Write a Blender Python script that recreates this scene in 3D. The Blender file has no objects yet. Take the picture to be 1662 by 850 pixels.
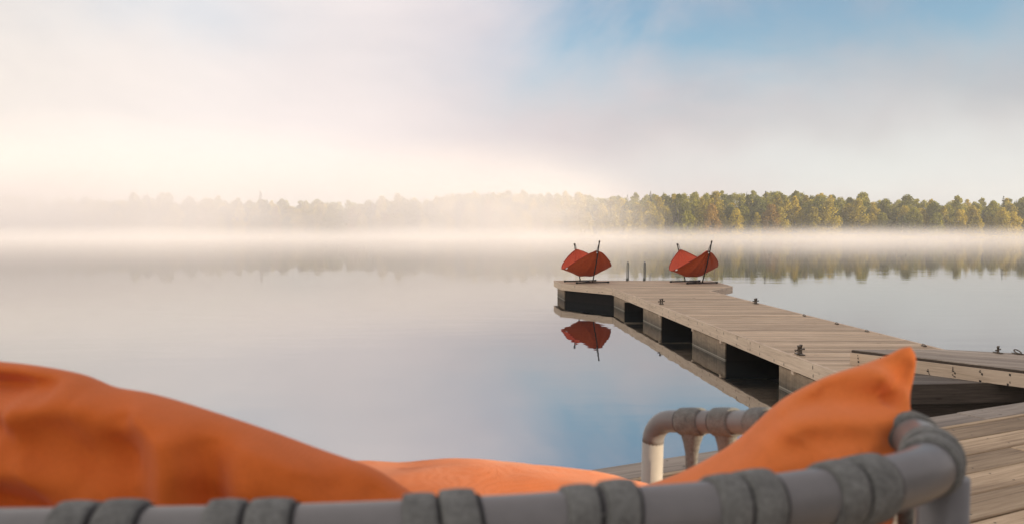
import bpy, bmesh, math, random
from mathutils import Vector, Matrix, noise
import numpy as np

S = bpy.context.scene
COL = S.collection
R = math.radians
PI = math.pi
rng = random.Random(7)

# ------------------------------------------------------------------ camera
F = 1300.0                      # focal length in pixels of a 1662 px wide frame
PITCH = math.atan(50 / F)
CAMZ = 2.1
cd = bpy.data.cameras.new('camera')
cam = bpy.data.objects.new('camera', cd)
COL.objects.link(cam)
cam.location = (0, 0, CAMZ)
cam.rotation_euler = (PI / 2 - PITCH, 0, 0)
cd.sensor_width = 36
cd.lens = 36 * F / 1662
cd.clip_start = 0.05
cd.clip_end = 6000
cd.dof.use_dof = True
cd.dof.focus_distance = 18
cd.dof.aperture_fstop = 6.5
S.camera = cam


def at(px, py, y):
    """world point seen at a pixel of the 1662x850 photo, at distance y ahead"""
    u, v = (px - 831) / F, (425 - py) / F
    c, s = math.cos(PITCH), math.sin(PITCH)
    d = Vector((u, c + v * s, v * c - s))
    return Vector((0, 0, CAMZ)) + d * (y / d.y)


def pix(p):
    q = Vector(p) - Vector((0, 0, CAMZ))
    c, s = math.cos(PITCH), math.sin(PITCH)
    fwd = q.y * c - q.z * s
    up = q.y * s + q.z * c
    return 831 + F * q.x / fwd, 425 - F * up / fwd


# ------------------------------------------------------------------ tagging
def tag(o, label=None, cat=None, group=None, kind=None):
    if label: o['label'] = label
    if cat: o['category'] = cat
    if group: o['group'] = group
    if kind: o['kind'] = kind
    return o


def empty(name, loc=(0, 0, 0), rz=0.0):
    o = bpy.data.objects.new(name, None)
    o.empty_display_size = 0.2
    COL.objects.link(o)
    o.location = loc
    o.rotation_euler = (0, 0, rz)
    return o


def link(name, me, parent=None, world=True):
    """link a mesh whose coordinates are world coordinates; keep them when parented"""
    o = bpy.data.objects.new(name, me)
    COL.objects.link(o)
    if parent is not None:
        o.parent = parent
        if world:
            o.matrix_parent_inverse = parent_world(parent).inverted()
    return o


def parent_world(o):
    m = Matrix.LocRotScale(o.location, o.rotation_euler, o.scale)
    if o.parent is not None:
        m = parent_world(o.parent) @ o.matrix_parent_inverse @ m
    return m


def copy_tree(o, parent=None):
    c = o.copy()
    COL.objects.link(c)
    if parent is not None:
        c.parent = parent
    for ch in [x for x in bpy.data.objects if x.parent is o]:
        copy_tree(ch, c)
    return c


# ------------------------------------------------------------------ mesh builder
class MB:
    """collects vertices, faces, a per-vertex local 'gco' (grain) coordinate and material slots"""
    def __init__(self):
        self.v, self.f, self.g, self.m, self.sm = [], [], [], [], []

    def add(self, verts, faces, gco=None, mat=0, smooth=False):
        b = len(self.v)
        self.v += [tuple(p) for p in verts]
        self.g += [tuple(p) for p in (gco if gco is not None else verts)]
        self.f += [tuple(b + i for i in f) for f in faces]
        self.m += [mat] * len(faces)
        self.sm += [smooth] * len(faces)

    def build(self, name, mats, parent=None):
        me = bpy.data.meshes.new(name)
        me.from_pydata(self.v, [], self.f)
        for mt in (mats if isinstance(mats, (list, tuple)) else [mats]):
            me.materials.append(mt)
        me.polygons.foreach_set('material_index', self.m)
        me.polygons.foreach_set('use_smooth', self.sm)
        a = me.attributes.new('gco', 'FLOAT_VECTOR', 'POINT')
        a.data.foreach_set('vector', np.array(self.g, dtype=np.float32).ravel())
        me.update()
        return link(name, me, parent)


def prism(mb, poly, z0, z1, axis, seed, mat=0, bev=0.006, dz=0.0):
    """convex polygon (counter-clockwise xy list) extruded z0..z1 with a small top bevel;
    axis is the grain direction"""
    n = len(poly)
    cx = sum(p[0] for p in poly) / n
    cy = sum(p[1] for p in poly) / n
    ax = Vector(axis).normalized()
    pe = Vector((-ax.y, ax.x))
    # inset for the bevel
    ins = []
    for i in range(n):
        a, b, c = Vector(poly[i - 1]), Vector(poly[i]), Vector(poly[(i + 1) % n])
        e1, e2 = (b - a), (c - b)
        if e1.length < 1e-6 or e2.length < 1e-6:
            ins.append(b.copy()); continue
        e1.normalize(); e2.normalize()
        n1, n2 = Vector((-e1.y, e1.x)), Vector((-e2.y, e2.x))
        k = n1 + n2
        d = max(0.3, 1 + n1.dot(n2))
        ins.append(b + k * (bev / d))
    V = [(p[0], p[1], z0) for p in poly] + [(p[0], p[1], z1 - bev) for p in poly] + [(p.x, p.y, z1) for p in ins]
    G = [(Vector(p[:2]).dot(ax) + seed * 7.31, Vector(p[:2]).dot(pe) + seed * 3.17, p[2] + seed) for p in V]
    Fc = [tuple(reversed(range(n)))]
    for k in (0, 1):
        for i in range(n):
            j = (i + 1) % n
            Fc.append((k * n + i, k * n + j, (k + 1) * n + j, (k + 1) * n + i))
    Fc.append(tuple(2 * n + i for i in range(n)))
    mb.add(V, Fc, G, mat)


def clip(poly, nx, ny, d):
    """keep the part of poly with n.p <= d"""
    out = []
    for i in range(len(poly)):
        a, b = poly[i - 1], poly[i]
        da, db = nx * a[0] + ny * a[1] - d, nx * b[0] + ny * b[1] - d
        if (da <= 0) != (db <= 0):
            t = da / (da - db)
            out.append((a[0] + (b[0] - a[0]) * t, a[1] + (b[1] - a[1]) * t))
        if db <= 0:
            out.append(b)
    return out


def ccw(poly):
    a = sum(poly[i - 1][0] * poly[i][1] - poly[i][0] * poly[i - 1][1] for i in range(len(poly)))
    return poly if a > 0 else poly[::-1]


def planks(mb, poly, axis, w, gap, z0, z1, jit=0.003, seed0=0, nails=None, split=None, rnd=None):
    """fill a convex polygon with boards that run along axis"""
    rnd = rnd or random.Random(seed0 + 11)
    poly = ccw(poly)
    ax = Vector(axis).normalized()
    pe = Vector((-ax.y, ax.x))
    lo = min(pe.dot(Vector(p)) for p in poly)
    hi = max(pe.dot(Vector(p)) for p in poly)
    k = 0
    t = lo
    while t < hi - 0.01:
        q = clip(poly, pe.x, pe.y, min(t + w - gap, hi))
        q = clip(q, -pe.x, -pe.y, -t)
        t += w
        k += 1
        if len(q) < 3:
            continue
        pieces = [q]
        if split:
            a = min(ax.dot(Vector(p)) for p in q)
            b = max(ax.dot(Vector(p)) for p in q)
            cuts = []
            c = a + rnd.uniform(0.3, 1.0) * split
            while c < b - 0.3:
                cuts.append(c)
                c += split * rnd.uniform(0.85, 1.1)
            pieces = []
            rest = q
            for c in cuts:
                pieces.append(clip(rest, ax.x, ax.y, c - 0.002))
                rest = clip(rest, -ax.x, -ax.y, -(c + 0.002))
            pieces.append(rest)
        for pc in pieces:
            # drop near-duplicate points
            cl = []
            for p in pc:
                if not cl or (Vector(p) - Vector(cl[-1])).length > 0.004:
                    cl.append(p)
            if len(cl) > 2 and (Vector(cl[0]) - Vector(cl[-1])).length < 0.004:
                cl.pop()
            if len(cl) < 3:
                continue
            z = z1 + rnd.uniform(-jit, jit)
            sd = seed0 + rnd.random() * 40
            prism(mb, cl, z0, z, ax, sd, 0, min(0.005, w * 0.05))
            if nails:
                a = min(ax.dot(Vector(p)) for p in cl)
                b = max(ax.dot(Vector(p)) for p in cl)
                m_ = sum(pe.dot(Vector(p)) for p in cl) / len(cl)
                st = math.ceil(a / nails) * nails
                while st < b:
                    for sgn in (-1, 1):
                        c2 = ax * (st + rnd.uniform(-.012, .012)) + pe * (m_ + sgn * w * 0.27)
                        disc(mb, (c2.x, c2.y, z + 0.0012), 0.0055, 7, 1)
                    st += nails


def disc(mb, c, r, n=8, mat=0):
    V = [(c[0] + r * math.cos(2 * PI * i / n), c[1] + r * math.sin(2 * PI * i / n), c[2]) for i in range(n)]
    mb.add(V, [tuple(range(n))], None, mat)


def board(mb, a, b, th, z0, z1, seed, mat=0, side=1):
    """upright board from a to b (xy), thickness th to one side"""
    a, b = Vector(a), Vector(b)
    d = (b - a).normalized()
    n = Vector((-d.y, d.x)) * side * th
    poly = ccw([tuple(a), tuple(b), tuple(b + n), tuple(a + n)])
    nn = len(poly)
    V = [(p[0], p[1], z0) for p in poly] + [(p[0], p[1], z1) for p in poly]
    G = [(Vector(p[:2]).dot(d) + seed * 7.3, p[2] + seed * 3.1, 0.0) for p in V]
    Fc = [tuple(reversed(range(nn)))] + [(i, (i + 1) % nn, nn + (i + 1) % nn, nn + i) for i in range(nn)] + [tuple(range(nn, 2 * nn))]
    mb.add(V, Fc, G, mat)


def box(mb, c, s, rz=0.0, mat=0, rx=0.0):
    m = Matrix.Translation(c) @ Matrix.Rotation(rz, 4, 'Z') @ Matrix.Rotation(rx, 4, 'X')
    V = [m @ Vector((s[0] / 2 * i, s[1] / 2 * j, s[2] / 2 * k)) for k in (-1, 1) for j in (-1, 1) for i in (-1, 1)]
    Fc = [(0, 2, 3, 1), (4, 5, 7, 6), (0, 1, 5, 4), (2, 6, 7, 3), (0, 4, 6, 2), (1, 3, 7, 5)]
    mb.add(V, Fc, None, mat)


def catmull(P, n=10, closed=False):
    P = [Vector(p) for p in P]
    out = []
    N = len(P)
    rngi = range(N if closed else N - 1)
    for i in rngi:
        if closed:
            p0, p1, p2, p3 = P[i - 1], P[i], P[(i + 1) % N], P[(i + 2) % N]
        else:
            p1, p2 = P[i], P[i + 1]
            p0 = P[i - 1] if i > 0 else p1 * 2 - p2
            p3 = P[i + 2] if i + 2 < N else p2 * 2 - p1
        for k in range(n):
            t = k / n
            out.append(0.5 * ((2 * p1) + (p2 - p0) * t + (2 * p0 - 5 * p1 + 4 * p2 - p3) * t * t + (3 * p1 - p0 - 3 * p2 + p3) * t ** 3))
    if not closed:
        out.append(P[-1])
    return out


def tube(mb, pts, r, n=14, mat=0, cap=True, tilt=None, radii=None):
    """swept round tube with a parallel-transported frame"""
    pts = [Vector(p) for p in pts]
    N = len(pts)
    T = []
    for i in range(N):
        a = pts[max(0, i - 1)]; b = pts[min(N - 1, i + 1)]
        T.append((b - a).normalized())
    up = Vector((0, 0, 1)) if abs(T[0].z) < 0.9 else Vector((1, 0, 0))
    u = (up - T[0] * up.dot(T[0])).normalized()
    V, G = [], []
    L = 0.0
    for i in range(N):
        if i:
            L += (pts[i] - pts[i - 1]).length
            u = (u - T[i] * u.dot(T[i]))
            u.normalize()
        w = T[i].cross(u)
        rr = radii[i] if radii else r
        for k in range(n):
            a = 2 * PI * k / n
            off = u * math.cos(a) * rr + w * math.sin(a) * rr
            if tilt:
                off = off + T[i] * (tilt * math.cos(a) * rr)
            V.append(pts[i] + off)
            G.append((L, a * rr, i * 0.01))
    Fc = []
    for i in range(N - 1):
        for k in range(n):
            j = (k + 1) % n
            Fc.append((i * n + k, i * n + j, (i + 1) * n + j, (i + 1) * n + k))
    if cap:
        Fc.append(tuple(reversed(range(n))))
        Fc.append(tuple((N - 1) * n + k for k in range(n)))
    mb.add(V, Fc, G, mat, True)


# ------------------------------------------------------------------ materials
class NT:
    def __init__(self, nt):
        self.t = nt

    def n(self, typ, **kw):
        nd = self.t.nodes.new(typ)
        for k, v in kw.items():
            if k in ('inp',):
                for kk, vv in v.items():
                    s = nd.inputs[kk]
                    if hasattr(vv, 'is_output') or isinstance(vv, bpy.types.NodeSocket):
                        self.t.links.new(vv, s)
                    else:
                        s.default_value = vv
            else:
                setattr(nd, k, v)
        return nd

    def math(self, op, a, b=None, c=None, clamp=False):
        nd = self.n('ShaderNodeMath', operation=op, use_clamp=clamp)
        for i, x in enumerate((a, b, c)):
            if x is None: continue
            if isinstance(x, bpy.types.NodeSocket): self.t.links.new(x, nd.inputs[i])
            else: nd.inputs[i].default_value = x
        return nd.outputs[0]

    def mix(self, fac, a, b, mode='MIX'):
        nd = self.n('ShaderNodeMix', data_type='RGBA', blend_type=mode)
        for s, x in ((nd.inputs[0], fac), (nd.inputs[6], a), (nd.inputs[7], b)):
            if isinstance(x, bpy.types.NodeSocket): self.t.links.new(x, s)
            elif isinstance(x, (int, float)): s.default_value = x
            else: s.default_value = (*x, 1) if len(x) == 3 else x
        return nd.outputs[2]

    def noise(self, vec, scale, detail=4, rough=0.55, dist=0.0):
        nd = self.n('ShaderNodeTexNoise')
        if vec is not None: self.t.links.new(vec, nd.inputs['Vector'])
        nd.inputs['Scale'].default_value = scale
        nd.inputs['Detail'].default_value = detail
        nd.inputs['Roughness'].default_value = rough
        nd.inputs['Distortion'].default_value = dist
        return nd.outputs[0]

    def ramp(self, fac, stops):
        nd = self.n('ShaderNodeValToRGB')
        self.t.links.new(fac, nd.inputs[0])
        e = nd.color_ramp.elements
        while len(e) > 1: e.remove(e[-1])
        for i, (p, c) in enumerate(stops):
            x = e[0] if i == 0 else e.new(p)
            x.position = p
            x.color = (*c, 1) if len(c) == 3 else c
        return nd.outputs[0]

    def mapping(self, vec, scale=(1, 1, 1), loc=(0, 0, 0)):
        nd = self.n('ShaderNodeMapping')
        self.t.links.new(vec, nd.inputs[0])
        nd.inputs['Scale'].default_value = scale
        nd.inputs['Location'].default_value = loc
        return nd.outputs[0]

    def link(self, a, b): self.t.links.new(a, b)


def material(name):
    m = bpy.data.materials.new(name)
    m.use_nodes = True
    m.node_tree.nodes.clear()
    t = NT(m.node_tree)
    out = t.n('ShaderNodeOutputMaterial')
    p = t.n('ShaderNodeBsdfPrincipled')
    t.link(p.outputs[0], out.inputs[0])
    return m, t, p, out


def bump(t, h, strength, dist, p):
    b = t.n('ShaderNodeBump')
    b.inputs['Strength'].default_value = strength
    b.inputs['Distance'].default_value = dist
    t.link(h, b.inputs['Height'])
    t.link(b.outputs[0], p.inputs['Normal'])


def wood(name, c_dark, c_mid, c_light, rough=0.75, stain=0.5, grain=1.0):
    m, t, p, o = material(name)
    at_ = t.n('ShaderNodeAttribute', attribute_name='gco')
    v = at_.outputs['Vector']
    sep = t.n('ShaderNodeSeparateXYZ')
    t.link(v, sep.inputs[0])
    g1 = t.noise(t.mapping(v, (1.1 * grain, 26 * grain, 9)), 1.6, 6, 0.62, 0.7)
    g2 = t.noise(t.mapping(v, (3.0, 95 * grain, 30)), 1.3, 4, 0.6)
    big = t.noise(t.mapping(v, (0.7, 2.2, 1.3)), 1.0, 3, 0.5)
    # per-board tone from the seed hidden in z
    wn = t.n('ShaderNodeTexWhiteNoise', noise_dimensions='1D')
    t.link(t.math('FLOOR', t.math('MULTIPLY', sep.outputs[2], 0.9)), wn.inputs['W'])
    f = t.math('ADD', t.math('MULTIPLY', g1, 0.55), t.math('MULTIPLY', g2, 0.45))
    col = t.ramp(f, [(0.30, c_dark), (0.47, c_mid), (0.66, c_light)])
    tone = t.math('ADD', 0.72, t.math('MULTIPLY', wn.outputs[0], 0.48))
    col = t.mix(1.0, col, t.n('ShaderNodeCombineColor', inp={0: tone, 1: tone, 2: tone}).outputs[0], 'MULTIPLY')
    st = t.ramp(big, [(0.42, (0, 0, 0)), (0.70, (1, 1, 1))])
    col = t.mix(t.math('MULTIPLY', st, stain), col, t.mix(1.0, col, (0.52, 0.50, 0.50), 'MULTIPLY'))
    # drying cracks and knots
    cr = t.noise(t.mapping(v, (5.0, 60, 9)), 1.0, 2, 0.5, 1.5)
    crm = t.ramp(cr, [(0.72, (0, 0, 0)), (0.80, (1, 1, 1))])
    col = t.mix(t.math('MULTIPLY', crm, 0.55), col, (c_dark[0] * .35, c_dark[1] * .35, c_dark[2] * .35))
    vo = t.n('ShaderNodeTexVoronoi', feature='F1')
    t.link(t.mapping(v, (1.6, 5.0, 1.0)), vo.inputs['Vector'])
    vo.inputs['Scale'].default_value = 1.0
    kn = t.ramp(vo.outputs['Distance'], [(0.03, (1, 1, 1)), (0.085, (0, 0, 0))])
    col = t.mix(t.math('MULTIPLY', kn, 0.7), col, (c_dark[0] * .4, c_dark[1] * .33, c_dark[2] * .28))
    t.link(col, p.inputs['Base Color'])
    p.inputs['Roughness'].default_value = rough
    p.inputs['Specular IOR Level'].default_value = 0.3
    bump(t, t.math('SUBTRACT', t.math('ADD', g1, g2), crm), 0.5, 0.004, p)
    return m


def simple(name, col, rough=0.5, metal=0.0, nscale=30, namp=0.25, bumpd=0.0, spec=0.5):
    m, t, p, o = material(name)
    tc = t.n('ShaderNodeTexCoord')
    nz = t.noise(tc.outputs['Object'], nscale, 5, 0.6)
    lo = tuple(c * (1 - namp) for c in col)
    hi = tuple(min(1, c * (1 + namp)) for c in col)
    t.link(t.ramp(nz, [(0.3, lo), (0.7, hi)]), p.inputs['Base Color'])
    p.inputs['Roughness'].default_value = rough
    p.inputs['Metallic'].default_value = metal
    p.inputs['Specular IOR Level'].default_value = spec
    if bumpd: bump(t, nz, 0.6, bumpd, p)
    return m


def fabric(name, col, weave=900, namp=0.18, sub=0.0, sheen=0.2, bumpd=0.0006):
    m, t, p, o = material(name)
    tc = t.n('ShaderNodeTexCoord')
    ob = tc.outputs['Object']
    w1 = t.n('ShaderNodeTexWave', wave_type='BANDS', bands_direction='X')
    t.link(ob, w1.inputs[0]); w1.inputs['Scale'].default_value = weave / 6.0; w1.inputs['Distortion'].default_value = 1.0
    w2 = t.n('ShaderNodeTexWave', wave_type='BANDS', bands_direction='Z')
    t.link(ob, w2.inputs[0]); w2.inputs['Scale'].default_value = weave / 6.0; w2.inputs['Distortion'].default_value = 1.0
    nz = t.noise(ob, 14 if bumpd < .001 else 60, 6, 0.68)
    nf = t.noise(ob, 240, 3, 0.6)
    f = t.math('ADD', t.math('MULTIPLY', nz, 0.65), t.math('MULTIPLY', nf, 0.35))
    lo = tuple(c * (1 - namp) for c in col)
    hi = tuple(min(1, c * (1 + namp)) for c in col)
    t.link(t.ramp(f, [(0.3, lo), (0.7, hi)]), p.inputs['Base Color'])
    p.inputs['Roughness'].default_value = 0.85
    p.inputs['Sheen Weight'].default_value = sheen
    p.inputs['Specular IOR Level'].default_value = 0.15
    h = t.math('ADD', t.math('MULTIPLY', w1.outputs[1], w2.outputs[1]), nf)
    bump(t, h, 0.5, bumpd, p)
    if sub:
        tr = t.n('ShaderNodeBsdfTranslucent')
        tr.inputs[0].default_value = (*col, 1)
        mx = t.n('ShaderNodeMixShader')
        mx.inputs[0].default_value = sub
        t.link(p.outputs[0], mx.inputs[1]); t.link(tr.outputs[0], mx.inputs[2])
        t.link(mx.outputs[0], o.inputs[0])
    return m


M = {}
M['deck'] = wood('weathered_deck_wood', (0.33, 0.245, 0.168), (0.56, 0.43, 0.305), (0.72, 0.575, 0.425), stain=0.45)
M['fascia'] = wood('pale_fascia_wood', (0.36, 0.275, 0.195), (0.62, 0.49, 0.365), (0.74, 0.605, 0.465), stain=0.25, grain=0.6)
M['near'] = wood('worn_near_deck_wood', (0.20, 0.145, 0.095), (0.41, 0.305, 0.20), (0.58, 0.45, 0.31), stain=0.7, grain=0.55)
M['edge_wood'] = wood('greyed_edge_wood', (0.14, 0.12, 0.105), (0.26, 0.225, 0.19), (0.38, 0.33, 0.28), stain=0.6, grain=0.55)
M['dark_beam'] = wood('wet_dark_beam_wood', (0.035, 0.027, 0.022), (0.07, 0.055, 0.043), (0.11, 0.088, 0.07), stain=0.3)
M['wet_shaded'] = wood('damp_shaded_wood', (0.09, 0.08, 0.07), (0.15, 0.135, 0.12), (0.21, 0.19, 0.17), stain=0.4)  # damp wood, darkened further to carry the shade under the landing
M['nail'] = simple('rusty_nail', (0.05, 0.04, 0.035), 0.6, 0.4)
M['iron'] = simple('weathered_cleat_iron', (0.16, 0.135, 0.11), 0.55, 0.6, 40, 0.35, 0.001)
M['steel'] = simple('ladder_steel', (0.13, 0.145, 0.14), 0.4, 0.5, 20, 0.15)
M['black_metal'] = simple('black_stand_metal', (0.022, 0.018, 0.016), 0.5, 0.2, 30, 0.2)
M['tube'] = simple('grey_powder_coat', (0.165, 0.164, 0.168), 0.32, 0.0, 60, 0.06, 0.0, 0.4)
M['leg_sunlit'] = simple('sunlit_leg_grey', (0.34, 0.325, 0.30), 0.45, 0.0, 60, 0.06, 0.0, 0.4)  # lighter grey stands in for sunlight on the far front leg
M['wrap'] = fabric('grey_webbing', (0.165, 0.172, 0.168), 1500, 0.42, 0, 0.1, 0.0018)
M['edge'] = simple('wrap_edge_shadow', (0.02, 0.02, 0.022), 0.9)  # dark ring painting the shadow line beside each wrap
M['orange'] = fabric('orange_cushion_cloth', (0.65, 0.148, 0.026), 1000, 0.10, 0.06, 0.12)
M['orange_light'] = fabric('pale_orange_cloth', (0.74, 0.20, 0.05), 1000, 0.10, 0.06, 0.15)  # paler orange for the scatter and seat cushions
M['red'] = fabric('red_hammock_cloth', (0.48, 0.095, 0.033), 500, 0.28, 0.15, 0.1)
M['red_skylit'] = fabric('skylit_hammock_cloth', (0.80, 0.16, 0.085), 500, 0.15, 0.2, 0.1)  # same cloth coloured brighter, for the skylight on its inner face
M['red_hem'] = fabric('red_hammock_hem', (0.40, 0.055, 0.03), 500, 0.15, 0.1, 0.1)
M['white_tag'] = simple('white_label_cloth', (0.75, 0.73, 0.70), 0.8)


def pontoon_mat():
    m, t, p, o = material('stained_pontoon')
    g = t.n('ShaderNodeNewGeometry')
    sep = t.n('ShaderNodeSeparateXYZ'); t.link(g.outputs['Position'], sep.inputs[0])
    nz = t.noise(t.mapping(g.outputs['Position'], (2.5, 2.5, 9)), 1.5, 6, 0.65)
    st = t.noise(t.mapping(g.outputs['Position'], (14, 14, 1.2)), 1.0, 4, 0.6)
    # tide stain: dark algae near the water, its upper edge ragged
    lv = t.math('ADD', sep.outputs[2], t.math('MULTIPLY', t.math('SUBTRACT', st, 0.5), 0.22))
    w = t.ramp(lv, [(0.02, (0.0, 0.0, 0.0)), (0.30, (1, 1, 1))])
    col = t.mix(w, t.ramp(nz, [(0.3, (0.05, 0.042, 0.03)), (0.7, (0.11, 0.09, 0.065))]),
                t.ramp(nz, [(0.3, (0.25, 0.18, 0.115)), (0.7, (0.42, 0.32, 0.215))]))
    # scum line just above the water
    lin = t.math('COMPARE', sep.outputs[2], 0.012, 0.010)
    col = t.mix(t.math('MULTIPLY', lin, 0.6), col, (0.36, 0.33, 0.27))
    t.link(col, p.inputs['Base Color'])
    p.inputs['Roughness'].default_value = 0.8
    bump(t, nz, 0.5, 0.01, p)
    return m


M['pontoon'] = pontoon_mat()
M['float'] = simple('shade_black_float', (0.012, 0.010, 0.009), 0.8, 0, 3, 0.3, 0.0, 0.15)  # near-black paints the deep shade under the deck onto the floats

# ------------------------------------------------------------------ sky, sun
SUN_DIR = Vector((0.90, -0.44, 0.0)).normalized()
SUN_EL = R(9)
sun_vec = Vector((SUN_DIR.x * math.cos(SUN_EL), SUN_DIR.y * math.cos(SUN_EL), math.sin(SUN_EL)))
sl = bpy.data.lights.new('sun', 'SUN')
sl.energy = 5.0
sl.angle = R(0.6)
sl.color = (1.0, 0.78, 0.53)
so = bpy.data.objects.new('sun', sl)
COL.objects.link(so)
so.rotation_euler = sun_vec.to_track_quat('Z', 'Y').to_euler()
so.location = (30, -10, 20)

W = bpy.data.worlds.new('World')
S.world = W
W.use_nodes = True
W.node_tree.nodes.clear()
t = NT(W.node_tree)
wout = t.n('ShaderNodeOutputWorld')
bg = t.n('ShaderNodeBackground')
bg.inputs[1].default_value = 0.11
t.link(bg.outputs[0], wout.inputs[0])
sky = t.n('ShaderNodeTexSky', sky_type='NISHITA', sun_disc=False)
sky.sun_elevation = SUN_EL
sky.sun_rotation = math.atan2(SUN_DIR.x, SUN_DIR.y)
sky.air_density = 1.0
sky.dust_density = 0.6
sky.ozone_density = 2.0
tc = t.n('ShaderNodeTexCoord')
gen = tc.outputs['Generated']
nzv = t.n('ShaderNodeTexNoise'); t.link(gen, nzv.inputs[0])
nzv.inputs['Scale'].default_value = 3.2; nzv.inputs['Detail'].default_value = 5; nzv.inputs['Roughness'].default_value = 0.5
wv = t.n('ShaderNodeVectorMath', operation='SUBTRACT'); t.link(nzv.outputs[1], wv.inputs[0]); wv.inputs[1].default_value = (.5, .5, .5)
wv2 = t.n('ShaderNodeVectorMath', operation='SCALE'); t.link(wv.outputs[0], wv2.inputs[0]); wv2.inputs['Scale'].default_value = 0.20
wv3 = t.n('ShaderNodeVectorMath', operation='ADD'); t.link(gen, wv3.inputs[0]); t.link(wv2.outputs[0], wv3.inputs[1])
sp = t.n('ShaderNodeSeparateXYZ'); t.link(wv3.outputs[0], sp.inputs[0])
az = t.math('ARCTAN2', sp.outputs[0], sp.outputs[1])
el = t.math('ARCSINE', t.math('MAXIMUM', t.math('MINIMUM', sp.outputs[2], 1.0), -1.0))


def blob(a0, e0, sa, se, amp):
    da = t.math('DIVIDE', t.math('SUBTRACT', az, a0), sa)
    de = t.math('DIVIDE', t.math('SUBTRACT', el, e0), se)
    q = t.math('ADD', t.math('MULTIPLY', da, da), t.math('MULTIPLY', de, de))
    return t.math('MULTIPLY', t.math('EXPONENT', t.math('MULTIPLY', q, -1.0)), amp)


# openings in the morning cloud, through which the blue shows (azimuth, elevation, size, strength)
gaps = [blob(0.24, 0.28, 0.27, 0.12, 1.3), blob(0.62, 0.27, 0.30, 0.12, 0.75), blob(-0.40, 0.25, 0.16, 0.05, 0.20), blob(0.05, 0.55, 0.9, 0.12, 0.25)]
gsum = gaps[0]
for g in gaps[1:]:
    gsum = t.math('ADD', gsum, g)
gap = t.math('MINIMUM', gsum, 1.0)
# cloud body: warm and bright to the left, greyer and pinker to the right
az0 = t.math('MULTIPLY_ADD', az, 0.9, 0.52, clamp=True)
cl = t.ramp(az0, [(0.0, (4.85, 4.45, 4.12)), (0.22, (4.85, 4.45, 4.28)), (0.50, (4.45, 3.95, 3.95)), (0.70, (3.65, 3.22, 3.26)), (1.0, (3.1, 2.92, 2.98))])
puff = t.noise(t.mapping(gen, (1, 1, 2.2)), 2.6, 5, 0.52, 0.5)
gapn = t.noise(t.mapping(gen, (1, 1, 1.8), (3, 1, 2)), 3.6, 5, 0.55, 0.4)
pinkn = t.ramp(t.noise(t.mapping(gen, (1, 1, 1.6), (7, 2, 5)), 3.0, 4, 0.55, 0.6), [(0.42, (0, 0, 0)), (0.62, (1, 1, 1))])
pinkn = t.math('MULTIPLY', pinkn, t.math('MULTIPLY_ADD', az0, 1.6, -0.45, clamp=True))
cl = t.mix(t.math('MULTIPLY', pinkn, 0.75), cl, t.mix(1.0, cl, (0.93, 0.83, 0.84), 'MULTIPLY'))
gap = t.math('MINIMUM', t.math('MULTIPLY', gap, t.math('MULTIPLY_ADD', gapn, 2.3, -0.18)), 1.0)
cl = t.mix(1.0, cl, t.ramp(puff, [(0.30, (0.84, 0.85, 0.88)), (0.5, (0.97, 0.965, 0.97)), (0.72, (1.08, 1.06, 1.05))]), 'MULTIPLY')
blue = t.mix(1.0, sky.outputs[0], (0.95, 1.08, 1.10), 'MULTIPLY')
cl = t.mix(t.math('MINIMUM', t.math('ADD', blob(0.46, 0.05, 0.40, 0.045, 0.8), blob(-0.25, 0.06, 0.16, 0.03, .55)), 1.0), cl, (4.0, 4.2, 4.15))
skyc = t.mix(t.math('MULTIPLY', gap, 0.95), cl, blue)
t.link(skyc, bg.inputs[0])

# ------------------------------------------------------------------ lake
def lake():
    m, t, p, o = material('still_lake_water')
    g = t.n('ShaderNodeNewGeometry')
    pos = g.outputs['Position']
    p.inputs['Base Color'].default_value = (0.013, 0.018, 0.020, 1)
    p.inputs['Roughness'].default_value = 0.015
    p.inputs['IOR'].default_value = 3.5
    p.inputs['Specular IOR Level'].default_value = 1.0
    w1 = t.noise(t.mapping(pos, (0.35, 1.3, 1)), 1.0, 3, 0.5)
    w2 = t.noise(t.mapping(pos, (0.05, 0.16, 1)), 1.0, 2, 0.5)
    patch = t.ramp(t.noise(t.mapping(pos, (0.012, 0.03, 1)), 1.0, 2, 0.5), [(0.35, (0.25, 0.25, 0.25)), (0.7, (1, 1, 1))])
    h = t.math('ADD', t.math('MULTIPLY', t.math('MULTIPLY', w1, patch), 0.016), t.math('MULTIPLY', w2, 0.015))
    b = t.n('ShaderNodeBump')
    b.inputs['Strength'].default_value = 1.0
    b.inputs['Distance'].default_value = 0.35
    t.link(h, b.inputs['Height'])
    t.link(b.outputs[0], p.inputs['Normal'])
    mb = MB()
    mb.add([(-620, -90, 0), (620, -90, 0), (620, 560, 0), (-620, 560, 0)], [(0, 1, 2, 3)])
    o = mb.build('lake', m)
    tag(o, 'calm pale lake mirroring the cloudy morning sky', 'lake', kind='structure')


lake()

# ------------------------------------------------------------------ far shore
def hill(x, y):
    """height of the far bank"""
    s = shore_y(x)
    d = y - s
    if d < 0:
        return -0.6 + max(-1.0, d * 0.05)
    k = min(1.0, d / 6.0)
    crest = 4.2 + 1.4 * math.sin(x * 0.021 + 0.6) + 0.9 * math.sin(x * 0.057 + 2.0)
    e = 1 - math.exp(-d / 45.0)
    return 0.35 * k + crest * e * 1.85


def shore_y(x):
    return 262 + 5 * math.sin(x * 0.018 + 1.1) + 2.5 * math.sin(x * 0.071) + (8 if x < -40 else 0) * min(1, (-40 - x) / 60 if x < -40 else 0)


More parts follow.
